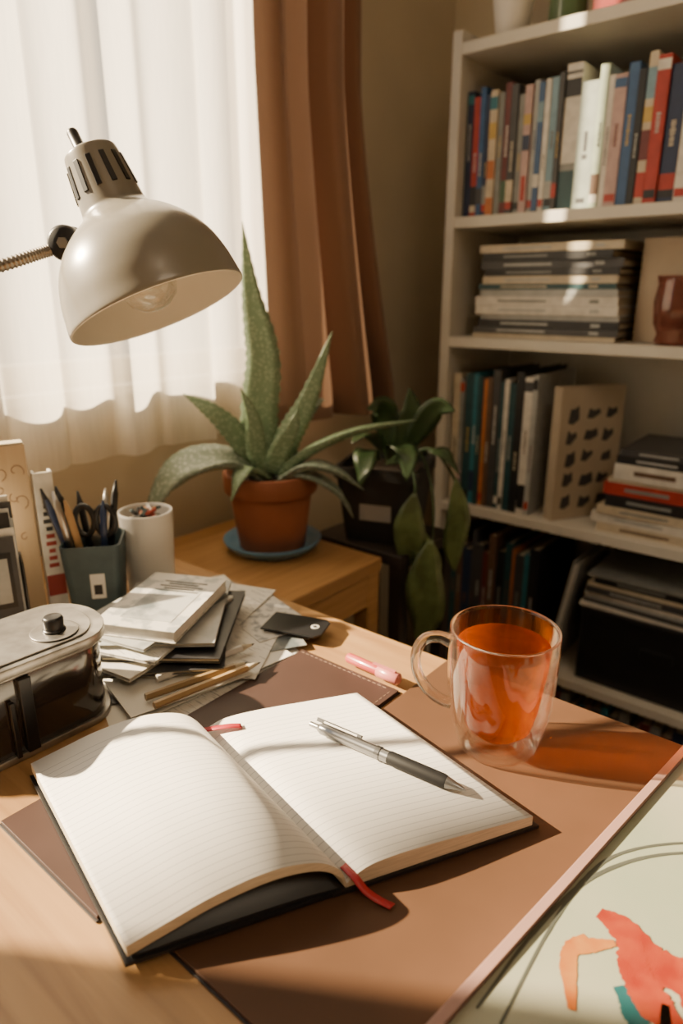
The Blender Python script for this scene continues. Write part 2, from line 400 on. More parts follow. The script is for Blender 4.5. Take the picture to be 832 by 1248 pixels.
# ------------------------------------------------------------------ framed picture
M_pink = mat('frame_pink', (.34,.20,.17), .4, var=.08)
M_art = mat('art_paper', (.31,.345,.25), .6, var=.0, col2=(.44,.41,.32), scale=6)
M_org = mat('paint_orange', (.40,.10,.010), .6, col2=(.46,.19,.04), scale=60)
M_red = mat('paint_red', (.27,.016,.004), .6, col2=(.36,.05,.015), scale=60)
M_teal = mat('paint_teal', (.008,.10,.115), .6); M_blue = mat('paint_blue', (.012,.03,.12), .6)
M_ink = mat('paint_grey', (.075,.08,.065), .7)
M_fglass = thin_glass('picture_glass', (.98,.985,.98), f0=.045, rough=.015)
def picture():
    W, Hh = .40, .52
    cx, cy, ang = .084, .255, math.radians(-7.2)
    b = MB('framed_picture', [M_pink, M_art, M_org, M_red, M_teal, M_ink, M_fglass, M_blue])
    bw = .006
    b.box((-W/2+bw/2, 0, .006), (bw, Hh, .012)); b.box((W/2-bw/2, 0, .006), (bw, Hh, .012))
    b.box((0, Hh/2-bw/2, .006), (W-2*bw, bw, .012)); b.box((0, -Hh/2+bw/2, .006), (W-2*bw, bw, .012))
    b.box((0, 0, .0045), (W-2*bw, Hh-2*bw, .007), 1)
    b.add([(-W/2+bw, -Hh/2+bw, .0102), (W/2-bw, -Hh/2+bw, .0102), (W/2-bw, Hh/2-bw, .0102), (-W/2+bw, Hh/2-bw, .0102)], [(0, 1, 2, 3)], 6)
    Rm = Matrix.Rotation(-ang, 2)
    def w2l(x, y): return Rm @ Vector((x-cx, y-cy))
    s_ids = []
    def stroke(pts, ws, mi, z):
        P = catmull([(*w2l(*q), 0) for q in pts], 40); n = len(P); vs = []
        rn = random.Random(len(s_ids)); s_ids.append(1)
        for i, q in enumerate(P):
            t = (P[min(i+1, n-1)]-P[max(i-1, 0)]).normalized(); s = Vector((-t.y, t.x, 0))
            u = i/(n-1)*(len(ws)-1); k = min(int(u), len(ws)-2); w = ws[k]+(ws[k+1]-ws[k])*(u-k)
            vs += [tuple(q+s*w*rn.uniform(.88, 1.12)+Vector((0, 0, z))), tuple(q-s*w*rn.uniform(.88, 1.12)+Vector((0, 0, z)))]
        b.add(vs, [(2*i, 2*i+1, 2*i+3, 2*i+2) for i in range(n-1)], mi)
    z = .0083
    stroke([(-.080, .336), (-.066, .334), (-.045, .324), (-.015, .330), (.01, .34)], [.004, .009, .011, .012, .004], 3, z+.0002)
    stroke([(-.060, .330), (-.052, .312), (-.036, .298), (-.02, .295)], [.006, .009, .010, .002], 3, z+.0003)
    stroke([(-.080, .316), (-.084, .304), (-.080, .290), (-.070, .27)], [.002, .004, .0045, .002], 2, z+.0001)
    stroke([(-.066, .322), (-.076, .312), (-.083, .302)], [.002, .0045, .003], 2, z+.00015)
    stroke([(-.03, .32), (-.018, .305), (.0, .295), (.03, .29)], [.004, .006, .006, .002], 3, z+.0001)
    stroke([(-.056, .298), (-.047, .290), (-.040, .279), (-.045, .26)], [.003, .006, .005, .002], 4, z+.0002)
    stroke([(-.034, .303), (-.03, .29), (-.02, .275)], [.002, .003, .003], 7, z+.0003)
    stroke([(-.108, .24), (-.104, .30), (-.092, .36), (-.060, .41), (-.01, .44), (.06, .45)], [.0008, .0012, .0015, .001, .0015, .0008], 5, z)
    stroke([(-.095, .24), (-.098, .30), (-.096, .35), (-.085, .39), (-.05, .43), (0, .455)], [.0008, .0009, .0015, .001, .0009, .0008], 5, z+.00003)
    stroke([(.0, .38), (.03, .40), (.06, .37), (.10, .38), (.14, .34)], [.004, .012, .014, .01, .003], 3, z)
    stroke([(.02, .30), (.06, .24), (.10, .20), (.15, .15)], [.002, .01, .012, .003], 4, z)
    return b.build(.0006, loc=(cx, cy, .7536), rz=ang)
picture()

# ------------------------------------------------------------------ lamp
M_lamp = mat('lamp_enamel', (.21,.195,.165), .3, var=.04, coat=.3)
M_lampin = mat('lamp_inside', (.72,.69,.62), .5, var=.03)
M_bulb = thin_glass('bulb_glass', (.94,.93,.90), refr=.35, ior=1.4, frost=.22, f0=.12, power=2)
def lamp():
    root = bpy.data.objects.new('desk_lamp', None); S.collection.objects.link(root)
    rim = Vector((-.545, .391, 1.100))+R*.007+Vector((0, 0, -.006)); n = (Vector((.418, .154, -.895))-R*.045).normalized()
    up = -n
    M = Matrix.Translation(rim) @ up.to_track_quat('Z', 'Y').to_matrix().to_4x4() @ Matrix.Scale(.925, 4)
    b = MB('shade', [M_lamp, M_lampin, M_black])
    outp = [(.0885, 0), (.0888, .003), (.0875, .012), (.0845, .030), (.078, .050), (.067, .068), (.052, .083), (.038, .093), (.0325, .099), (.0310, .106), (.0285, .130), (.0260, .152), (.0240, .156), (.018, .158), (0, .1585)]
    P = catmull([(r, 0, z) for r, z in outp], 70)
    b.lathe([(max(0, q.x), q.z) for q in P], 0, 72, M)
    inp = [(.0885, 0), (.0870, -.0006), (.0860, .003), (.082, .030), (.0755, .048), (.064, .066), (.049, .080), (.03, .088), (0, .089)]
    b.lathe(inp, 1, 72, M)
    for k in range(13):
        a = 2*pi*k/13
        T = M @ Matrix.Rotation(a, 4, 'Z') @ Matrix.Translation((.0288, 0, .130)) @ Matrix.Rotation(-.11, 4, 'Y')
        b.box((0, 0, 0), (.0016, .0052, .030), 2, M=T)
    b.lathe([(0, .158), (.0075, .158), (.0075, .164), (.0055, .166), (.0055, .181), (.004, .184), (0, .1845)], 2, 20, M @ Matrix.Rotation(.05, 4, 'X'))
    b.build(.0004, parent=root)
    b = MB('bulb', [M_bulb, M_metal, mat('socket_grey', (.12,.11,.10), .4)])
    b.lathe([(0, .000), (.012, .002), (.023, .010), (.0290, .025), (.027, .040), (.020, .055), (.0145, .066), (.0145, .070)], 0, 36, M)
    b.lathe([(.0148, .064), (.0148, .086), (0, .087)], 1, 24, M)
    b.lathe([(0, .030), (.0035, .032), (.003, .045), (.006, .066)], 2, 12, M)
    b.lathe([(.016, .062), (.022, .066), (.022, .082), (.016, .084)], 2, 28, M)
    b.build(parent=root)
    j = Vector((-.614, .358, 1.151))
    tgt = M @ Vector((0, 0, .078))
    b = MB('joint', [M_black, M_metal])
    ax = (-H)
    Mj = Matrix.Translation(j) @ ax.to_track_quat('Z', 'Y').to_matrix().to_4x4()
    b.lathe([(0, -.014), (.013, -.014), (.0155, -.012), (.0155, -.003), (.012, -.002), (.012, .002), (.0155, .003), (.0155, .012), (.013, .014), (0, .014)], 0, 28, Mj)
    b.lathe([(0, .0145), (.005, .0145), (.005, .018), (0, .0185)], 1, 6, Mj, smooth=False)
    b.tube([j, j+(tgt-j)*.45], [.009, .012], 0, 16)
    b.build(parent=root)
    base = Vector((-.735, -.02, .75))
    P = catmull([j, j+Vector((-.016, -.045, -.016)), (-.672, .22, 1.100), (-.71, .09, 1.03), base+Vector((0, 0, .12)), base+Vector((0, 0, .025))], 420)
    b = MB('arm', [mat('dark_metal', (.25,.22,.19), .35, .9)])
    b.tube(P, [.0048+(.0009 if i % 4 < 2 else 0) for i in range(len(P))], 0, 14)
    b.build(parent=root)
    b = MB('base', [M_lamp])
    b.lathe([(0, 0), (.075, 0), (.078, .003), (.077, .012), (.07, .018), (.02, .024), (.012, .03), (0, .03)], 0, 48, Matrix.Translation(base+Vector((0, 0, .0005))))
    b.build(parent=root)
lamp()

# ------------------------------------------------------------------ potted aloe
def leafmesh(b, pts, wid, thick, hint, mi, n=34, tooth=.0, cup=.35):
    P = catmull(pts, n); vs = []; fs = []
    hint = Vector(hint)
    for i, q in enumerate(P):
        t = (P[min(i+1, n)]-P[max(i-1, 0)]).normalized()
        s = t.cross(hint)
        s = s.normalized() if s.length > 1e-4 else Vector((1, 0, 0))
        nn = s.cross(t).normalized()
        u = i/n*(len(wid)-1); k = min(int(u), len(wid)-2); w = wid[k]+(wid[k+1]-wid[k])*(u-k)
        w = w/2
        we = w*(1+(tooth if i % 2 else -tooth*.5))
        th = thick*(w/(max(wid)/2))*.5+.0004
        ring = [q-s*we, q-s*w*.5-nn*w*cup*.55+nn*th, q-nn*w*cup*.75+nn*th, q+s*w*.5-nn*w*cup*.55+nn*th, q+s*we, q+s*w*.5-nn*w*cup*.55-nn*th*1.4, q-nn*w*cup*.9-nn*th*1.8, q-s*w*.5-nn*w*cup*.55-nn*th*1.4]
        vs += [tuple(v) for v in ring]
    for i in range(n):
        for k in range(8): fs.append((i*8+k, i*8+(k+1) % 8, i*8+8+(k+1) % 8, i*8+8+k))
    fs += [tuple(range(8)), tuple(n*8+k for k in range(8))]
    b.add(vs, fs, mi, True)

def spotted(name, c, spot, scale=170, thr=.35, rough=.45, soft=.12):
    m, nt, out = newmat(name); L = nt.links.new
    p = nt.nodes.new('ShaderNodeBsdfPrincipled'); p.inputs['Roughness'].default_value = rough
    tc = nt.nodes.new('ShaderNodeTexCoord')
    vo = nt.nodes.new('ShaderNodeTexVoronoi'); vo.inputs['Scale'].default_value = scale
    rp = nt.nodes.new('ShaderNodeValToRGB'); rp.color_ramp.elements[0].position = max(0, thr-soft); rp.color_ramp.elements[0].color = (*spot, 1)
    rp.color_ramp.elements[1].position = thr; rp.color_ramp.elements[1].color = (*c, 1)
    L(tc.outputs['Object'], vo.inputs['Vector']); L(vo.outputs['Distance'], rp.inputs[0]); L(rp.outputs[0], p.inputs['Base Color'])
    b = nt.nodes.new('ShaderNodeBump'); b.inputs['Strength'].default_value = .15; b.inputs['Distance'].default_value = .001
    L(rp.outputs[0], b.inputs['Height']); L(b.outputs[0], p.inputs['Normal'])
    L(p.outputs[0], out.inputs[0]); return m
M_terra = mat('terracotta', (.34,.115,.055), .75, var=.2, scale=14, bump=.05)
M_soil = mat('soil', (.05,.032,.02), .95, var=.6, scale=120, bump=1)
M_saucer = mat('blue_ceramic', (.13,.29,.46), .3, var=.1, coat=.3)
M_aloe = spotted('aloe_leaf', (.16,.24,.14), (.32,.40,.27), 190, .5, soft=.35)
M_aloe2 = spotted('aloe_leaf_silver', (.17,.22,.17), (.37,.41,.35), 160, .5, soft=.35)
def aloe():
    root = bpy.data.objects.new('potted_aloe', None); S.collection.objects.link(root)
    C = Vector((-.771, .757, .7005))
    T = Matrix.Translation(C)
    b = MB('saucer', [M_saucer])
    b.lathe([(0, 0), (.060, 0), (.066, .002), (.078, .014), (.0815, .020), (.0795, .021), (.072, .012), (.062, .006), (0, .005)], 0, 56, T); b.build(parent=root)
    b = MB('pot', [M_terra, M_soil])
    b.lathe([(0, .006), (.052, .006), (.054, .008), (.0665, .098), (.0665, .1), (.0735, .101), (.0755, .104), (.0765, .132), (.0745, .135), (.0705, .134), (.069, .120), (0, .119)], 0, 56, T)
    b.lathe([(.0695, .121), (.04, .124), (0, .127)], 1, 40, T); b.build(parent=root)
    b = MB('leaves', [M_aloe, M_aloe2])
    B = C+Vector((0, 0, .125))
    def q(r, z, d=0): return B+R*r*.00134-H*d+Vector((0, 0, z*.00134))
    F = -H
    leafmesh(b, [q(-5, 0), q(-10, 70, .012), q(-3, 140, .015), q(-14, 210, .01), q(-22, 285, -.005)], [.030, .058, .056, .046, .022, .001], .010, F, 0, 44, .08)
    leafmesh(b, [q(8, 0), q(22, 45, .01), q(48, 95, .015), q(76, 170, .01)], [.030, .042, .038, .024, .001], .010, F, 0, 34, .09)
    leafmesh(b, [q(15, 0, .01), q(40, 35, .03), q(100, 62, .035), q(172, 72, .03)], [.030, .040, .034, .022, .001], .010, (0, 0, 1), 0, 38, .1)
    leafmesh(b, [q(-10, 0, .01), q(-30, 45, .02), q(-60, 80, .03), q(-94, 102, .03)], [.030, .040, .034, .022, .001], .009, Vector((0, 0, .6))+F, 0, 30, .09)
    leafmesh(b, [q(-10, 5, .02), q(-50, 34, .05), q(-95, 26, .08), q(-122, -8, .085), q(-134, -48, .085)], [.030, .054, .066, .054, .030, .004], .008, Vector((0, 0, 1))+F*.5, 1, 34, .05)
    leafmesh(b, [q(-5, 0, .03), q(-40, 28, .05), q(-75, 25, .08), q(-105, 0, .09)], [.028, .046, .046, .030, .003], .008, (0, 0, 1), 1, 26, .05)
    leafmesh(b, [q(10, 0, .03), q(45, 25, .05), q(80, 20, .06), q(112, -5, .06)], [.028, .044, .040, .026, .003], .008, (0, 0, 1), 1, 26, .07)
    leafmesh(b, [q(5, 0, -.02), q(25, 50, -.03), q(50, 80, -.035), q(65, 88, -.035)], [.028, .040, .030, .018, .002], .008, F, 1, 26, .07)
    leafmesh(b, [q(-2, 5, .02), q(-12, 40, .035), q(-14, 75, .045), q(-26, 110, .05)], [.030, .034, .030, .018, .001], .008, F, 0, 30, .08)
    leafmesh(b, [q(5, 5, .02), q(14, 35, .04), q(30, 65, .055), q(38, 88, .06)], [.030, .034, .028, .018, .001], .008, F, 0, 30, .08)
    leafmesh(b, [q(10, 5, .02), q(50, 12, .05), q(85, -8, .06), q(100, -40, .055)], [.020, .034, .034, .022, .002], .006, (0, 0, 1), 1, 26, .06)
    leafmesh(b, [q(0, 5, .03), q(-20, 22, .06), q(-30, 12, .085), q(-38, -12, .095)], [.020, .030, .030, .02, .002], .006, (0, 0, 1), 0, 26, .06)
    b.build(parent=root)
aloe()

# ------------------------------------------------------------------ trailing plant in black pot
M_leaf = mat('glossy_leaf', (.16,.22,.08), .35, var=.5, scale=30, coat=.2)
M_leafd = mat('dark_leaf', (.045,.085,.03), .4, var=.4, scale=30)
def trailing():
    root = bpy.data.objects.new('potted_trailing_plant', None); S.collection.objects.link(root)
    C = Vector((-.675, .945, .6985))
    b = MB('pot', [mat('black_pot', (.02,.02,.02), .45), M_soil, mat('pot_label', (.35,.33,.3), .6)])
    T = Matrix.Translation(C)
    w0, w1, h = .058, .070, .132
    rot = Matrix.Rotation(math.radians(20), 4, 'Z')
    def rr(w, z):
        o = []
        for sx, sy, a0 in ((1, 1, 0), (-1, 1, 90), (-1, -1, 180), (1, -1, 270)):
            for k in range(5):
                a = math.radians(a0+k*22.5); o.append((sx*(w-.012)+.012*math.cos(a), sy*(w-.012)+.012*math.sin(a), z))
        return o
    rings = [rr(w0, 0.001), rr(w1, h-.02), rr(w1+.004, h-.019), rr(w1+.004, h), rr(w1-.002, h), rr(w1-.004, h-.015)]
    vs = [v for r_ in rings for v in r_]; fs = []
    for i in range(5):
        for k in range(20): fs.append((i*20+k, i*20+(k+1) % 20, i*20+20+(k+1) % 20, i*20+20+k))
    fs.append(tuple(range(20))[::-1]); b.add(vs, fs, 0, False, T @ rot)
    b.add(rr(w1-.004, h-.015), [tuple(range(20))], 1, False, T @ rot)
    b.box((0, -.0655, .055), (.055, .002, .028), 2, M=T @ rot)
    b.build(parent=root)
    b = MB('foliage', [M_leaf, M_leafd])
    B = C+Vector((0, 0, .125)); F = -H
    def q(r, z, d=0): return B+R*r*.00138-H*d+Vector((0, 0, z*.00138))
    W = [.006, .034, .050, .052, .044, .028, .003]
    def leaf(p, s, mi, hint=None): leafmesh(b, p, [w*s for w in W], .0012, hint or F, mi, 20, 0, .25)
    def vine(p): b.tube(catmull(p, 16), .0022, 1, 6)
    vine([q(0, 0), q(20, 25, .06), q(28, 0, .10), q(30, -30, .11)]); leaf([q(28, -15, .11), q(22, -50, .12), q(24, -85, .115), q(14, -115, .10)], 1.0, 0)
    vine([q(5, 0), q(35, 25, .05), q(50, -20, .10), q(50, -90, .115)]); leaf([q(48, -70, .12), q(42, -120, .13), q(46, -170, .125), q(36, -205, .11)], 1.25, 0)
    vine([q(10, 0), q(50, 25, .03), q(75, 0, .06), q(82, -20, .07)]); leaf([q(80, -5, .07), q(84, -50, .08), q(80, -90, .08), q(84, -125, .07)], .8, 0)
    leaf([q(20, -40, .10), q(30, -70, .11), q(50, -100, .12), q(52, -140, .115)], .8, 0)
    leaf([q(0, 10), q(-20, 40, .03), q(-30, 50, .06), q(-45, 40, .08)], .9, 1, (0, 0, 1))
    leaf([q(10, 10), q(-2, 55, 0), q(-8, 75, .02), q(-26, 75, .04)], .9, 1)
    leaf([q(10, 10), q(20, 45, 0), q(30, 65, .0), q(26, 95, .0)], .9, 1)
    leaf([q(20, 10), q(40, 50, .02), q(58, 75, .03), q(78, 72, .04)], .8, 1)
    leaf([q(30, 10, .02), q(52, 28, .05), q(68, 22, .07), q(84, 0, .08)], .9, 1, (0, 0, 1))
    leaf([q(0, 10, .03), q(10, 35, .06), q(20, 30, .09), q(18, 0, .11)], .9, 1, (0, 0, 1))
    leaf([q(-10, 10, .03), q(-25, 30, .06), q(-30, 15, .09), q(-36, -12, .10)], .8, 1, (0, 0, 1))
    b.build(parent=root)
trailing()

# ------------------------------------------------------------------ bookshelf
SX0, SX1, SY0, SY1 = -.765, .06, 1.252, 1.545
b = MB('bookshelf', [M_shelf])
th = .02
zt = {'A': 1.54, 'B': 1.247, 'C': 1.022, 'D': .672, 'E': .345, 'F': .07}
b.box((SX0+th/2, (SY0+SY1)/2, .78), (th, SY1-SY0, 1.56)); b.box((SX1-th/2, (SY0+SY1)/2, .78), (th, SY1-SY0, 1.56))
for k, z in zt.items():
    b.box(((SX0+SX1)/2, (SY0+SY1)/2, z-th/2), (SX1-SX0-2*th+.001, SY1-SY0-.002, th))
b.box(((SX0+SX1)/2, SY1-.004, .8), (SX1-SX0-.01, .006, 1.48))
b.build(.0012)

cols = {
 'navy': (.02,.035,.09), 'blue': (.04,.11,.26), 'red': (.42,.04,.025), 'cream': (.58,.50,.37), 'grey': (.24,.25,.24), 'dgrey': (.06,.06,.065),
 'teal': (.03,.18,.24), 'white': (.70,.67,.61), 'sage': (.33,.38,.34), 'mint': (.42,.50,.38), 'pink': (.52,.36,.34), 'black': (.015,.015,.018),
 'orange': (.52,.17,.05), 'lgrey': (.42,.43,.42), 'green': (.07,.14,.08), 'brown': (.14,.08,.05), 'sky': (.20,.34,.43), 'yellow': (.54,.37,.10), 'maroon': (.15,.03,.03), 'dteal': (.02,.07,.085)}
names = list(cols); BM = [mat('book_'+k, v, .45, var=.18, scale=60) for k, v in cols.items()] + [M_cream]
ci = {k: i for i, k in enumerate(names)}; PG = len(names)
def book(b, x, y, z, w, d, h, c, bands=(), tilt=0):
    T = Matrix.Translation((x, y, z)) @ Matrix.Rotation(tilt, 4, 'Y')
    i = ci[c]; t = min(.0022, w*.14)
    b.box((t/2, d/2, h/2), (t, d, h), i, M=T); b.box((w-t/2, d/2, h/2), (t, d, h), i, M=T)
    b.box((w/2, .001, h/2), (w-2*t, .0022, h), i, M=T)
    b.box((w/2, d/2, h/2), (w-2*t, d-.006, h-.007), PG, M=T)
    for (z0, z1, cc, ww) in bands:
        b.box((w/2, -.0002, h*(z0+z1)/2), (w*ww, .0006, h*(z1-z0)), ci[cc], M=T)
def autobands(rn, c, dim):
    light = c in ('cream', 'white', 'sage', 'mint', 'pink', 'lgrey', 'sky', 'yellow')
    o = []
    cc = rn.choice(['black', 'navy', 'dgrey', 'maroon', 'brown'] if light else (['grey', 'brown', 'lgrey'] if dim else ['white', 'cream', 'lgrey', 'yellow']))
    z = rn.uniform(.3, .5)
    for k in range(rn.randint(6, 14)):
        h = rn.uniform(.010, .018); o.append((z, z+h, cc, rn.uniform(.22, .36))); z += h+.007
        if z > .88: break
    if dim: return o
    if rn.random() < .5: o.append((.04, .10, rn.choice(['white', 'red', 'navy', 'cream', 'black']), .9))
    if rn.random() < .35: o.append((.10, rn.uniform(.2, .28), rn.choice(names), 1))
    if rn.random() < .25: o.append((.9, .97, rn.choice(names), 1))
    return o
def row(name, x0, spec, y, z, seed, hs, depth=.16, dy=.006, dim=False):
    rn = random.Random(seed); b = MB(name, BM); x = x0
    for sp in spec:
        c, w = sp[0], sp[1]
        h = rn.uniform(*hs)
        bands = sp[2] if len(sp) > 2 else autobands(rn, c, dim)
        book(b, x, y+rn.uniform(0, dy), z+.0006, w, depth*rn.uniform(.9, 1.05), h, c, bands)
        x += w+.0006
    return b.build(.0006), x
row('books_on_shelf', -.742, [('navy', .014), ('red', .013), ('blue', .011), ('navy', .010), ('cream', .015, [(.0, .15, 'orange', 1), (.3, .45, 'orange', 1), (.62, .75, 'yellow', 1), (.85, .95, 'teal', 1)]), ('grey', .011), ('maroon', .013), ('dgrey', .014), ('grey', .012), ('pink', .014, [(.1, .3, 'red', .6), (.5, .62, 'navy', 1), (.7, .78, 'yellow', 1)]), ('lgrey', .010), ('blue', .011, [(.2, .3, 'white', 1), (.7, .85, 'sky', 1)]), ('white', .010), ('sky', .014), ('dgrey', .009), ('white', .028, [(.0, .28, 'dteal', 1), (.28, .33, 'grey', 1), (.78, .90, 'black', 1), (.93, .95, 'dgrey', 1)]), ('sage', .030, [(.4, .44, 'dgrey', .3), (.46, .62, 'dgrey', .2), (.05, .09, 'dgrey', .5)]), ('mint', .015), ('white', .010), ('pink', .020), ('blue', .017), ('black', .012), ('cream', .014, [(.05, .22, 'red', 1), (.3, .5, 'maroon', 1), (.55, .65, 'yellow', 1), (.7, .9, 'sky', 1)]), ('red', .02), ('navy', .025), ('white', .02), ('sage', .03), ('blue', .02), ('cream', .025), ('black', .02), ('teal', .03), ('grey', .02), ('orange', .02), ('white', .02), ('navy', .03)], 1.272, zt['B'], 5, (.196, .230))
row('books_on_shelf.001', -.738, [('cream', .017), ('grey', .010), ('dteal', .018), ('teal', .012), ('dteal', .010), ('orange', .009), ('brown', .010), ('dgrey', .016), ('dteal', .010), ('white', .010), ('dteal', .014), ('black', .016), ('white', .017), ('lgrey', .010)], 1.268, zt['D'], 9, (.262, .290), .2)
row('books_on_shelf.002', -.74, [('dgrey', .014), ('dteal', .016), ('brown', .013), ('navy', .02), ('dgrey', .01), ('dgrey', .018), ('maroon', .012), ('brown', .018), ('black', .02), ('dteal', .014), ('orange', .007), ('dgrey', .02), ('teal', .012), ('black', .02)], 1.272, zt['E'], 12, (.22, .27), .2, dim=True)
row('books_on_shelf.003', -.55, [('dgrey', .014), ('dteal', .016), ('brown', .013), ('navy', .02), ('grey', .01), ('maroon', .018), ('maroon', .012), ('grey', .018), ('black', .02), ('dteal', .014), ('brown', .01), ('dgrey', .02), ('teal', .014), ('black', .02), ('grey', .02), ('navy', .02), ('maroon', .02), ('grey', .02), ('brown', .02), ('navy', .02)], 1.272, zt['F'], 13, (.20, .235), .2, dim=True)

def stack(name, cx, y0, z, layers, seed):
    rn = random.Random(seed); b = MB(name, BM)
    zz = z+.0006
    for c, h, wx, dy in layers:
        ox = rn.uniform(-.006, .006); rz = rn.uniform(-.025, .025); i = ci[c]; t = min(.0018, h*.2)
        T = Matrix.Translation((cx+ox, y0+dy/2+rn.uniform(0, .008), zz)) @ Matrix.Rotation(rz, 4, 'Z')
        b.box((0, 0, t/2), (wx, dy, t), i, M=T); b.box((0, 0, h-t/2), (wx, dy, t), i, M=T)
        b.box((0, -dy/2+.001, h/2), (wx, .002, h-2*t), i, M=T)
        b.box((0, .001, h/2), (wx-.008, dy-.007, h-2*t), PG, M=T)
        if h > .009:
            cc = rn.choice(['lgrey', 'cream', 'grey']) if c not in ('white', 'cream', 'lgrey', 'pink') else rn.choice(['grey', 'brown', 'lgrey'])
            b.box((-wx*.15, -dy/2-.0002, h/2), (wx*.35, .0006, h*.28), ci[cc], M=T)
            b.box((wx*.35, -dy/2-.0002, h/2), (wx*.06, .0006, h*.4), ci[cc], M=T)
        zz += h+.0004
    return b.build(.0005)
stack('book_stack', -.560, 1.275, zt['C'], [('cream', .008, .285, .21), ('dgrey', .012, .285, .21), ('black', .014, .278, .21), ('lgrey', .009, .272, .2), ('white', .016, .280, .2), ('white', .017, .278, .2), ('lgrey', .012, .272, .2), ('dteal', .010, .268, .2), ('cream', .014, .262, .19), ('black', .012, .262, .2), ('dgrey', .015, .272, .2), ('black', .014, .252, .2), ('cream', .014, .275, .18)], 3)
stack('book_stack.001', -.292, 1.272, zt['D'], [('cream', .016, .25, .22), ('white', .018, .252, .22), ('cream', .016, .245, .21), ('black', .022, .225, .2), ('red', .024, .222, .2), ('cream', .007, .215, .2), ('white', .030, .205, .2), ('black', .015, .20, .19), ('dgrey', .012, .19, .18)], 6)

M_pat = mat('graphic_cover', (.50,.42,.32), .5, var=.1)
b = MB('patterned_book', [M_pat, M_cream, BM[ci['dgrey']]])
T = Matrix.Translation((-.520, 1.278, zt['D']+.001)) @ Matrix.Rotation(math.radians(60), 4, 'Z')
b.box((.075, 0, .132), (.15, .003, .264), 0, M=T); b.box((.075, -.022, .132), (.15, .003, .264), 0, M=T); b.box((.002, -.011, .132), (.003, .019, .264), 0, M=T)
b.box((.075, -.011, .132), (.142, .0185, .258), 1, M=T)
rn = random.Random(8)
for i in range(3):
    for k in range(5):
        x = .032+i*.043+rn.uniform(-.004, .004); z = .035+k*.045+rn.uniform(-.004, .004); w = rn.uniform(.011, .018); h = rn.uniform(.008, .017); sk = rn.uniform(-.006, .006)
        pts = [(x-w, z-h), (x-w*.1, z-h*1.2), (x+w, z-h*.3+sk), (x+w*.8, z+h), (x, z+h*.6), (x-w*.7, z+h*.9+sk)]
        vs = [(px, -.0240, pz) for px, pz in pts]
        b.add(vs, [tuple(range(6))], 2, False, T)
b.build(.0004)
M_box = mat('light_cardboard', (.46,.37,.27), .7, var=.08)
b = MB('storage_box', [M_box])
x0, x1, y0, y1, z0, h = -.402, -.20, 1.325, 1.53, zt['C']+.001, .175
b.box(((x0+x1)/2, (y0+y1)/2, z0+.002), (x1-x0, y1-y0, .004))
for yy in (y0, y1): b.box(((x0+x1)/2, yy, z0+h/2), (x1-x0, .004, h))
for xx in (x0, x1): b.box((xx, (y0+y1)/2, z0+h/2), (.004, y1-y0, h))
b.build(.0008)
M_rg = mat('red_glass', (.40,.14,.10), .12, trans=.6, var=.3, scale=60)
b = MB('glass_candle_holder', [M_rg])
b.lathe([(0, .002), (.026, 0), (.030, .006), (.026, .018), (.034, .035), (.037, .07), (.033, .098), (.036, .112), (.033, .112), (.030, .098), (.033, .07), (.030, .035), (.02, .022), (0, .02)], 0, 40, Matrix.Translation((-.325, 1.283, zt['C']+.001)), fn=lambda r, z, a: r*(1+.03*math.cos(a*12)))
b.build()
b = MB('black_storage_box', [M_black]); b.box((-.27, 1.38, zt['E']+.077), (.30, .21, .15)); b.box((-.27, 1.38, zt['E']+.157), (.306, .216, .014)); b.box((-.27, 1.272, zt['E']+.10), (.06, .006, .02)); b.build(.002)
stack('magazine_stack', -.28, 1.275, zt['E']+.165, [('white', .007, .29, .2), ('dgrey', .008, .285, .2), ('lgrey', .006, .29, .2), ('white', .009, .28, .2), ('dgrey', .012, .27, .2), ('cream', .007, .28, .19), ('black', .014, .25, .19), ('grey', .006, .27, .19)], 8)
b = MB('leaning_folder', [BM[ci['lgrey']], M_paper])
T = Matrix.Translation((-.487, 1.28, zt['E']+.002)) @ Matrix.Rotation(math.radians(9), 4, 'Y')
b.box((0, .1, .125), (.003, .2, .25), 0, M=T); b.box((.010, .1, .125), (.003, .2, .25), 0, M=T); b.box((.005, .1, .12), (.007, .19, .24), 1, M=T); b.build(.0006)
b = MB('small_planter', [M_white, M_soil, M_leaf])
T = Matrix.Translation((-.675, 1.305, zt['A']+.001))
b.lathe([(0, 0), (.024, 0), (.028, .004), (.036, .06), (.037, .07), (.034, .07), (.033, .058), (0, .057)], 0, 36, T)
b.lathe([(.033, .060), (0, .062)], 1, 24, T)
for k in range(9):
    a = k*.7; q0 = Vector((-.675, 1.305, zt['A']+.062)); d = Vector((math.cos(a), math.sin(a), 0))
    leafmesh(b, [q0, q0+d*.015+Vector((0, 0, .03)), q0+d*.04+Vector((0, 0, .05))], [.01, .014, .002], .003, (0, 0, 1), 2, 10)
b.build()
b = MB('glass_storage_jar', [mat('green_jar', (.10,.16,.08), .2, coat=.5), M_black])
T = Matrix.Translation((-.575, 1.31, zt['A']+.001))
b.lathe([(0, 0), (.028, 0), (.032, .005), (.032, .06), (.026, .072), (.024, .078)], 0, 32, T); b.lathe([(.027, .078), (.027, .094), (.025, .096), (0, .096)], 1, 32, T); b.build()
b = MB('trinket_box', [mat('red_lacquer', (.30,.04,.03), .3, coat=.4), M_metal])
b.box((-.465, 1.32, zt['A']+.026), (.11, .08, .05)); b.box((-.465, 1.32, zt['A']+.060), (.114, .084, .016)); b.box((-.465, 1.277, zt['A']+.05), (.015, .004, .018), 1); b.build(.003)

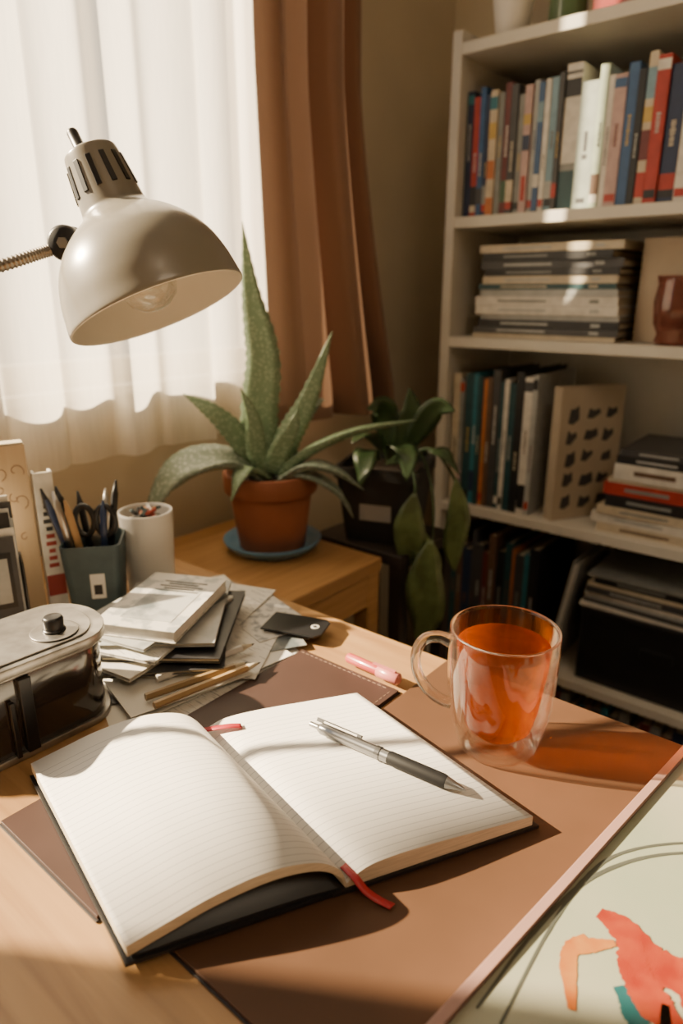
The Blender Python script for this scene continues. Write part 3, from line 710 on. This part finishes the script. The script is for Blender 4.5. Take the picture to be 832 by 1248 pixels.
# ------------------------------------------------------------------ desk clutter, left
Z = .7502
M_smoke = mat('smoked_plastic', (.03,.022,.018), .12, coat=.6, var=.2)
M_worn = mat('worn_metal', (.42,.40,.37), .38, .85, var=.45, scale=35, bump=.1)
def sharp():
    b = MB('tape_dispenser', [M_smoke, M_worn, M_black])
    def stad(w, l, n=14):
        o = []
        for k in range(n+1):
            a = pi*k/n; o.append((w*math.cos(a), l+w*.75*math.sin(a)))
        for k in range(n+1):
            a = pi+pi*k/n; o.append((w*math.cos(a), -l+w*.75*math.sin(a)))
        return o
    b.prism(stad(.041, .045), .004, .074, 0, smooth=True)
    b.prism(stad(.0445, .047), 0, .006, 1, smooth=True)
    b.prism(stad(.0425, .046), .072, .0755, 1, smooth=True)
    b.prism(stad(.0455, .048), .0755, .084, 1, smooth=True)
    b.prism(stad(.0385, .042), .084, .0855, 1, smooth=True)
    T = Matrix.Translation((.016, .036, .0855))
    b.lathe([(0, 0), (.0095, 0), (.0095, .003), (.008, .004), (.0085, .012), (.007, .0145), (0, .015)], 2, 24, T)
    b.lathe([(.018, 0), (.020, .0012), (.016, .0016), (0, .0016)], 1, 32, T)
    b.box((.0435, -.006, .039), (.007, .010, .066), 2); b.box((.045, -.018, .030), (.004, .004, .05), 2)
    return b.build(.0008, loc=(-.535, .212, Z), rz=math.radians(-2))
sharp()
M_cup = mat('teal_grey_cup', (.07,.105,.115), .55, var=.25, scale=50)
def pencup():
    root = bpy.data.objects.new('pencil_cup', None); S.collection.objects.link(root)
    root.location = (-.695, .393, Z)
    b = MB('cup', [M_cup, M_white, M_black])
    def sq(w, z, c=.008):
        o = []
        for sx, sy, a0 in ((1, 1, 0), (-1, 1, 90), (-1, -1, 180), (1, -1, 270)):
            for k in range(5):
                a = math.radians(a0+k*22.5); o.append((sx*(w-c)+c*math.cos(a), sy*(w-c)+c*math.sin(a), z))
        return o
    rings = [sq(.0275, 0), sq(.033, .088), sq(.031, .088), sq(.0255, .004)]
    vs = [v for r in rings for v in r]; fs = [tuple(range(20))[::-1], tuple(range(60, 80))]
    for i in range(3):
        for k in range(20): fs.append((i*20+k, i*20+(k+1) % 20, i*20+20+(k+1) % 20, i*20+20+k))
    b.add(vs, fs, 0); b.box((.005, -.0310, .04), (.016, .001, .030), 1); b.box((.005, -.0316, .036), (.009, .0006, .012), 2)
    o = b.build(parent=root); o.rotation_euler[2] = math.radians(50)
    b = MB('pens', [M_black, M_metal, mat('pencil_wood', (.5,.3,.13), .6), M_white, mat('navy_pen', (.03,.05,.12), .3)])
    spec = [(-.018, -.012, -.050, -.03, .150, 1), (-.012, .01, -.060, .0, .150, 0), (.0, .012, -.03, .02, .140, 0), (.012, 0, .050, .012, .155, 0), (.015, -.01, .030, -.008, .135, 4), (-.02, .0, -.080, -.015, .150, 0), (.0, -.015, -.03, -.03, .14, 2), (.008, .015, .018, .035, .14, 1), (-.01, -.01, -.070, -.02, .138, 4), (-.015, .005, -.085, .02, .155, 0)]
    for x, y, x2, y2, h, mi in spec:
        p0 = Vector((x*.6, y*.6, .006)); p1 = Vector((x2*.6, y2*.75, h)); d = p1-p0
        b.tube([p0, p0+d*.9, p0+d*.91, p0+d], [.004, .004, .0032, .0012], mi, 12)
    for sx in (-.006, .018):
        pts = [Vector((sx+.011*math.cos(a), -.004, .110+.018*math.sin(a))) for a in [2*pi*k/18 for k in range(19)]]
        b.tube(pts, .0035, 0, 8, cap=False)
    b.box((.006, -.004, .056), (.010, .003, .09), 1)
    o = b.build(parent=root); o.rotation_euler[2] = math.radians(39)
pencup()
def whitecup():
    root = bpy.data.objects.new('white_cup', None); S.collection.objects.link(root); root.location = (-.694, .465, Z)
    b = MB('cup', [M_white])
    b.lathe([(0, 0), (.027, 0), (.029, .003), (.0325, .10), (.0325, .104), (.0305, .104), (.030, .1), (.027, .006), (0, .005)], 0, 48); b.build(parent=root)
    b = MB('trinkets', [mat('red_bits', (.35,.05,.03), .5), mat('orange_bits', (.45,.18,.05), .5), M_black, M_white, M_cup])
    rn = random.Random(5)
    for k in range(34):
        a = rn.uniform(0, 6.28); r = rn.uniform(0, .018); z = .088+rn.uniform(0, .016)
        T = Matrix.Translation((r*math.cos(a), r*math.sin(a), z)) @ Euler((rn.uniform(-1, 1), rn.uniform(-1, 1), a)).to_matrix().to_4x4()
        b.box((0, 0, 0), (.004, .015, .004), rn.randint(0, 4), M=T)
    b.lathe([(.027, .082), (0, .086)], 2, 24); b.build(.0006, parent=root)
whitecup()
M_lw = wood('pale_wood', (.52,.39,.25), (.41,.29,.17), 'Z', 4, .5)
M_redtx = mat('red_print', (.35,.05,.04), .6)
M_browntx = mat('brown_print', (.20,.10,.06), .6)
b = MB('card_holder', [M_lw, M_black, M_paper, BM[ci['dgrey']], BM[ci['lgrey']]])
T = Matrix.Translation((-.706, .2855, Z)) @ Matrix.Rotation(math.radians(-22), 4, 'Z')
b.box((0, 0, .003), (.034, .052, .006), 1, M=T)
for yy in (-.0250, .0250): b.box((0, yy, .045), (.034, .002, .09), 1, M=T)
b.box((-.016, 0, .045), (.002, .05, .09), 1, M=T); b.box((.016, 0, .014), (.002, .05, .028), 1, M=T)
for k, (mi, h, w) in enumerate([(2, .150, .044), (3, .144, .044), (2, .138, .042), (4, .128, .044), (1, .136, .040), (2, .120, .042), (3, .112, .042)]):
    b.box((-.0115+k*.0038, (.001 if k % 2 else -.001), .006+h/2), (.0016, w, h), mi, M=T)
b.box((.0130, 0, .070), (.0004, .030, .062), 1, M=T); b.box((.0134, 0, .070), (.0004, .022, .050), 4, M=T)
b.build(.0004)
b = MB('upright_books', BM+[M_redtx, M_lw, M_browntx])
RT = len(BM)
T = Matrix.Translation((-.758, .325, Z)) @ Matrix.Rotation(math.radians(-20), 4, 'Z')
b.box((0, 0, .1), (.022, .058, .20), RT+1, M=T); b.box((0, .0005, .101), (.018, .055, .202), PG, M=T)
rn = random.Random(4)
for k in range(6):
    for i in range(3):
        b.box((.0112, -.016+i*.011+rn.uniform(-.002, .002), .035+k*.008), (.0006, rn.uniform(.003, .008), .0025), RT, M=T)
for k in range(14):
    pc = Vector((0, rn.uniform(-.014, .020), rn.uniform(.085, .175))); r = rn.uniform(.005, .011); a0 = rn.uniform(0, 6)
    pts = [(.0114, pc.y+r*(1-.09*i)*math.cos(a0+i*.55), pc.z+r*(1-.09*i)*math.sin(a0+i*.55)) for i in range(10)]
    b.tube(pts, .0005, RT+2, 5, M=T)
T = Matrix.Translation((-.743, .3555, Z)) @ Matrix.Rotation(math.radians(-20), 4, 'Z')
b.box((0, 0, .083), (.018, .003, .166), ci['white'], M=T); b.box((0, .018, .083), (.018, .003, .166), ci['white'], M=T); b.box((.0085, .009, .083), (.003, .021, .166), ci['white'], M=T)
b.box((-.001, .009, .083), (.014, .015, .160), PG, M=T)
b.box((.0102, .009, .03), (.0006, .020, .026), RT, M=T)
for k in range(9): b.box((.0102, .009, .055+k*.009), (.0006, .011-(k % 3)*.002, .005), RT if k < 5 else ci['black'], M=T)
b.build(.0006)
M_print = mat('printed_page', (.62,.60,.56), .6, col2=(.28,.29,.31), scale=90, lo=.40, hi=.5)
M_photo = mat('photo_print', (.44,.44,.42), .35, col2=(.12,.14,.15), scale=22, lo=.42, hi=.55)
M_text = mat('text_page', (.72,.70,.65), .6, col2=(.36,.36,.36), scale=60, stretch=(1, 9, 1), lo=.36, hi=.44)
b = MB('loose_papers', [M_paper, M_print, M_photo, M_text, BM[ci['dgrey']]])
zc = Z+.0005
for cx, cy, w, h, r, mi in [(-.560, .405, .20, .285, 68, 0), (-.525, .395, .16, .21, 12, 3), (-.555, .455, .14, .20, 80, 1), (-.545, .345, .11, .15, 35, 4), (-.506, .375, .12, .17, -8, 0), (-.522, .465, .10, .14, 60, 2), (-.500, .425, .09, .13, 30, 3), (-.515, .49, .07, .10, 75, 1), (-.486, .345, .075, .12, -14, 0), (-.575, .475, .09, .12, 20, 3)]:
    b.box((cx, cy, zc), (w, h, .0005), mi, rz=math.radians(r)); zc += .0009
b.build()
zc += .0004
M_cov = mat('book_cover_print', (.64,.61,.55), .4, col2=(.36,.37,.36), scale=45, lo=.42, hi=.50)
b = MB('magazine_pile', BM+[M_cov, M_photo, M_text])
NC = len(BM)
for cx, cy, w, d, h, r, mi in [(-.578, .385, .175, .115, .003, -62, ci['white']), (-.555, .393, .175, .115, .004, -44, ci['dgrey']), (-.572, .372, .165, .12, .004, -80, ci['white']), (-.548, .397, .155, .115, .005, -52, ci['black']), (-.570, .378, .155, .11, .003, -70, NC+2), (-.562, .398, .15, .11, .004, -48, ci['lgrey']), (-.573, .380, .14, .10, .003, -76, NC+1), (-.560, .388, .130, .088, .0125, -64, NC)]:
    T = Matrix.Translation((cx, cy, zc)) @ Matrix.Rotation(math.radians(r), 4, 'Z'); tt = min(.001, h*.3)
    b.box((0, 0, tt/2), (w, d, tt), mi, M=T); b.box((0, 0, h-tt/2), (w, d, tt), mi, M=T)
    b.box((0, 0, h/2), (w-.003, d-.003, h-2*tt), NC-1 if h < .010 else ci['white'], M=T)
    b.box((0, -d/2+.0006, h/2), (w, .0012, h-2*tt), ci['white'] if mi >= NC else mi, M=T)
    if mi == NC:
        b.box((.012, .004, h+.0002), (.070, .055, .0004), NC+1, M=T)
        for k in range(5): b.box((-.045+k*.006, .004, h+.0002), (.0025, .05-(k % 2)*.015, .0004), ci['dgrey'], M=T)
    zc += h+.0005
b.build(.0003)
b = MB('luggage_tag', [M_black, M_paper])
T = Matrix.Translation((-.468, .492, Z+.0098)) @ Matrix.Rotation(math.radians(20), 4, 'Z')
b.prism([(-.034, -.021), (.028, -.021), (.034, -.014), (.034, .014), (.028, .021), (-.034, .021)], 0, .002, 0, M=T)
b.lathe([(.003, .0022), (.0045, .0022), (.0045, .0026), (.003, .0026)], 1, 18, T @ Matrix.Translation((.022, 0, 0)))
b.build(.0004)
for nm, p0, p1, c in [('wooden_pencil', (-.457, .297), (-.438, .408), (.42,.27,.12)), ('wooden_pencil', (-.474, .300), (-.448, .40), (.30,.20,.09)), ('felt_pen', (-.492, .325), (-.470, .43), (.62,.60,.56))]:
    b = MB(nm, [mat(nm+'_barrel', c, .4), M_cream, M_black])
    a = Vector((*p0, Z+.0132)); c_ = Vector((*p1, Z+.0132)); d = c_-a
    b.tube([a, a+d*.86], .0036, 0, 6, smooth=False); b.tube([a+d*.86, a+d*.97], [.0035, .0012], 1, 10); b.tube([a+d*.97, c_], [.0012, .0003], 2, 8)
    b.build()
b = MB('highlighter_marker', [mat('marker_red', (.45,.06,.06), .3, coat=.4), mat('marker_cap', (.55,.18,.17), .3, coat=.4)])
a = Vector((-.383, .476, .7590)); c_ = Vector((-.318, .474, .7590)); d = c_-a
b.tube([a, a+d*.03, a+d*.6], [.004, .0052, .0052], 0, 16); b.tube([a+d*.6, a+d*.61, a+d*.97, c_], [.0052, .006, .006, .004], 1, 16)
b.box((-.336, .474, .7660), (.026, .003, .0012), 1)
b.build()
b = MB('steel_ruler', [M_metal, M_black])
T = Matrix.Translation((-.505, .050, Z)) @ Matrix.Rotation(math.radians(80), 4, 'Z')
b.box((0, 0, .0008), (.15, .022, .001), 0, M=T)
for k in range(29): b.box((-.07+k*.005, .008 if k % 2 else .007, .00145), (.0005, .004 if k % 2 else .007, .0002), 1, M=T)
b.build()

# ------------------------------------------------------------------ unseen fill light and its housing, added to brighten the room
b = MB('fill_lamp_housing', [M_white]); b.lathe([(0, 2.549), (.16, 2.549), (.17, 2.53), (.15, 2.50), (0, 2.49)], 0, 40, Matrix.Translation((.9, -.2, 0))); b.build()
l = bpy.data.lights.new('fill_light', 'AREA'); l.shape = 'DISK'; l.size = .8; l.energy = 8.5; l.color = (1, .80, .56)
o = bpy.data.objects.new('fill_light', l); o.location = (.9, -.2, 2.47); S.collection.objects.link(o)

# ------------------------------------------------------------------ sun + sky
l = bpy.data.lights.new('sun', 'SUN'); l.energy = 33; l.angle = math.radians(.9); l.color = (1, .79, .51)
o = bpy.data.objects.new('sun', l); S.collection.objects.link(o)
o.rotation_euler = Vector((.70, .43, -.45)).to_track_quat('-Z', 'Y').to_euler(); o.location = (-4, -2, 4)
w = bpy.data.worlds.new('sky'); S.world = w; w.use_nodes = True
nt = w.node_tree; bg = nt.nodes['Background']; bg.inputs[0].default_value = (1, .96, .88, 1); bg.inputs[1].default_value = 1.4

# ------------------------------------------------------------------ camera
cam = bpy.data.cameras.new('camera'); co = bpy.data.objects.new('camera', cam); S.collection.objects.link(co)
cam.sensor_fit = 'VERTICAL'; cam.sensor_height = 36; cam.lens = 24.03; cam.clip_start = .02
co.location = (0, 0, 1.11)
th_ = math.radians(17.9)
f = Vector((H.x*math.cos(th_), H.y*math.cos(th_), -math.sin(th_)))
co.rotation_euler = f.to_track_quat('-Z', 'Y').to_euler()
cam.dof.use_dof = True; cam.dof.focus_distance = .52; cam.dof.aperture_fstop = 4.6
S.camera = co
